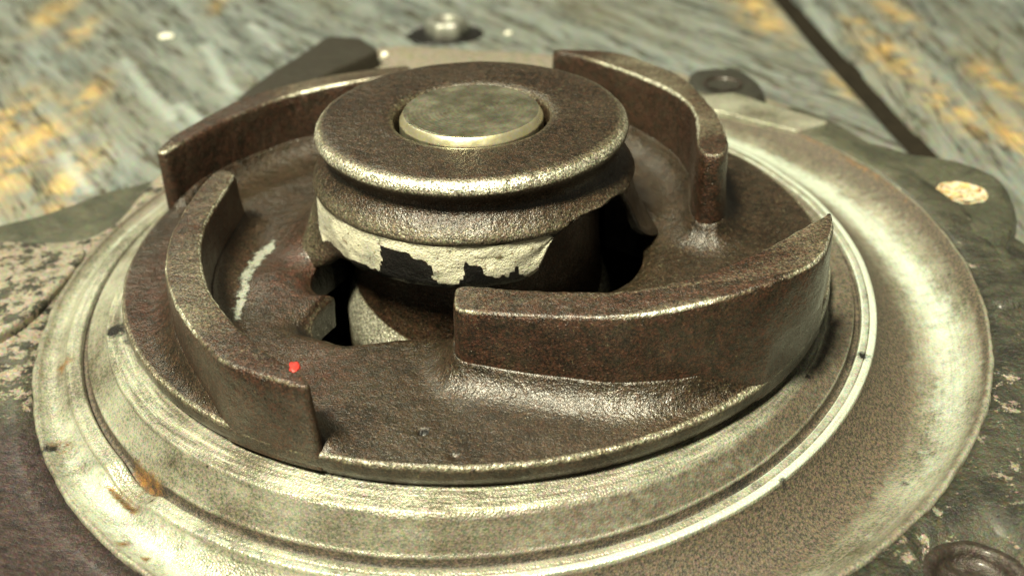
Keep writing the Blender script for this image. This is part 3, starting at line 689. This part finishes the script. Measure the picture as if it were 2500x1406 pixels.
# right-hand ear, raised above the flange
ear = U([(1985, 330), (2080, 322), (2160, 345), (2232, 362), (2320, 378), (2400, 402), (2455, 435), (2487, 478), (2490, 530), (2478, 585), (2500, 625), (2560, 650), (2600, 700), (2500, 742), (2440, 742), (2405, 712), (2378, 650), (2310, 565), (2250, 505), (2170, 440), (2080, 380)], -2.30)
hc0 = unp(2350, 465, -2.33)
def ea(V, at):
    x, y = V[:, 0], V[:, 1]; at['olive'][:] = .85 * sstep(-.9, .4, y)
    d = np.hypot(x - 0.404, y) - 6.3; near = np.hypot(x - hc0[0], y - hc0[1]) < .62; V[near & (V[:, 2] > -2.6), 2] = -2.34; V[(np.hypot(x - hc0[0], y - hc0[1]) < .33) & (V[:, 2] > -2.6), 2] = -2.42
    at['rust'][:] = 1.0 * np.exp(-(np.maximum(d - .12, 0) / .12) ** 2) * np.exp(-((y - .9) / 1.0) ** 2)
earo = slab('ear', ear, -2.34, BZ, FLANGE, None, .20, ea, res=.14, tilted=False, bump=.075)
earo['label'] = 'dark olive lobed mounting ear with a filled bolt hole'
hc = unp(2350, 465, -2.30)
OCH = Mt('rusty filler'); n_ = OCH.noise(7, 4, .7)
c_ = OCH.mix(OCH.ramp(n_, .45, .62), (.50, .47, .34), (.50, .30, .08)); c_ = OCH.mix(OCH.ramp(OCH.noise(11, 3), .55, .65), c_, (.10, .04, .015)); OCH = OCH.out(OCH.speckle(c_, 20, .5), .6, 0, OCH.bump(n_, .6, .05))
def ringhole(name, c, r, depth, z, mat, parent, base, tube=.05):
    tt = np.linspace(0, 2 * PI, 48, endpoint=False); pr = [(r + tube, 0), (r + tube * .5, .012), (r, 0), (r * .93, -depth * .5), (r * .85, -depth), (r * .4, -depth * .9), (.001, -depth * .8)]
    rows = [np.stack([c[0] + q * np.cos(tt) * 1.0, c[1] + q * np.sin(tt), z + h + 0 * tt + (.03 * np.array([nz(math.cos(a) * 2, math.sin(a) * 2, q * 5) for a in tt]))], 1) for q, h in pr]
    V = np.stack(rows, 1).reshape(-1, 3); o = mesh(name, V - np.asarray(base), grid_faces(48, len(pr), True), mat, parent)
    return o
ringhole('bolt_hole', hc[:2], .34, .035, -2.337, OCH, hs, HL, .035)
# lower right bolt boss
DARKB = simple('greasy dark metal', (.045, .035, .028), .45, .4, .05, .2, .5)
bc = unp(2385, 1412, -2.70)
ringhole('bolt_boss', (bc[0], bc[1]), .40, .14, -2.69, DARKB, hs, HL, .10)
# left ear and raised block
le = U([(405, 432), (290, 452), (200, 482), (100, 515), (0, 540), (-120, 560), (-120, 640), (0, 600), (130, 600), (240, 590), (330, 560), (405, 500)], -2.75)
slab('ear', le, -2.78, BZ, FLANGE, None, .14, lambda V, at: at['olive'].__setitem__(slice(None), .75), res=.2, tilted=False)['label'] = 'dark lobe of the flange behind the left vane'
lb = U([(-200, 590), (0, 580), (130, 588), (205, 598), (175, 650), (110, 720), (50, 770), (-60, 830), (-200, 850)], -2.40)
def lba(V, at): at['pale'][:] = .66
slab('block', lb, -2.44, BZ, FLANGE, None, .05, lba, res=.16, tilted=False)['label'] = 'pale greenish raised block at the left edge'
# rear bar (edge of the gasket face) and rear lug with hole
rb_ = U([(880, 92), (800, 88), (775, 104), (690, 160), (575, 240), (640, 262), (760, 200), (925, 122)], -2.1)
slab('bar', rb_, -2.1, -2.6, simple('dark grey iron bar', (.038, .033, .024), .55, .3, .05), None, .06, None, res=.3, tilted=False, sharp=True)['label'] = 'dark straight bar behind the rear left vane'
lg = U([(1680, 168), (1740, 154), (1810, 158), (1855, 185), (1872, 222), (1800, 240), (1700, 222)], -2.2)
slab('lug', lg, -2.25, BZ, simple('black greasy lug', (.05, .048, .038), .4, .3, .06, .3), None, .22, None, res=.2, tilted=False)['label'] = 'dark rounded lug behind the rear right vane'
bh = unp(1765, 200, -2.2); ringhole('bolt_hole', bh[:2], .30, .25, -2.23, DARKB, hs, HL, .08)
# pale machined tongue right of the lug
pt_ = U([(1700, 232), (1790, 226), (1880, 250), (2025, 296), (1950, 318), (1850, 292), (1760, 270), (1690, 262)], -2.06)
def pta(V, at): at['pale'][:] = 1.1
slab('gasket_face', pt_, -2.08, -2.9, ALLOY, None, .03, None, res=.2, tilted=False, sharp=True)['label'] = 'pale machined gasket face beside the dark lug'

# ------------------------------------------------------------------ small things lying about
CHIP = simple('white chip', (.85, .83, .70), .35, 0, .03, .3, .1)
def chip(px, py, z, r, label, cat='chip', seed=0, mat=None):
    c = unp(px, py, z); o = blob('paint_chip', (c[0], c[1], z + r[2] * .6), r, mat or CHIP, None, (0, 0, 0), seed=seed)
    o['label'] = label; o['category'] = cat; return o
chip(406, 93, BZ, (.22, .16, .07), 'white chip lying alone on the grey plank at upper left', seed=1)
chip(1241, 85, BZ, (.10, .10, .06), 'tiny cream chip on the plank right of the metal nut', seed=2)
chip(940, 141, -1.95, (.08, .08, .07), 'small white chip beside the dark bar behind the impeller', seed=4)
# a bright bent nut in a dark patch that stands in for a hole
nb = unp(1092, 84, BZ)
STEEL = simple('bright scuffed steel', (.36, .36, .31), .48, .7, .02, 0, .2)
nut = thing('metal_nut', 'shiny metal nut lying in a black patch put in for a hole on the plank behind the hub', 'nut', (nb[0], nb[1], BZ))
def nutm():
    n = 48; tt = np.linspace(0, 2 * PI, n, endpoint=False); rows = []
    for r, z in [(.26, 0), (.52, 0), (.55, .05), (.52, .34), (.46, .42), (.34, .42), (.28, .36), (.26, 0)]:
        hx = 1.0 + (.07 * np.cos(6 * tt) if r > .4 else 0)
        rows.append(np.stack([r * hx * np.cos(tt), r * hx * np.sin(tt), z + 0 * tt], 1))
    V = np.stack(rows, 1).reshape(-1, 3); mesh('ring', V, grid_faces(n, len(rows), True), STEEL, nut)
nutm()
blob('hole_patch', (nb[0] - .1, nb[1] - .05, 3.5), (1.15, .75, .05), simple('black grease', (.012, .011, .01), .3, 0, .03, .4, .2), bench, (0, 0, 0), seed=9)  # flat black patch put in for the dark of a hole
print('tris', sum(len(o.data.polygons) for o in S.objects if o.type == 'MESH') * 2)
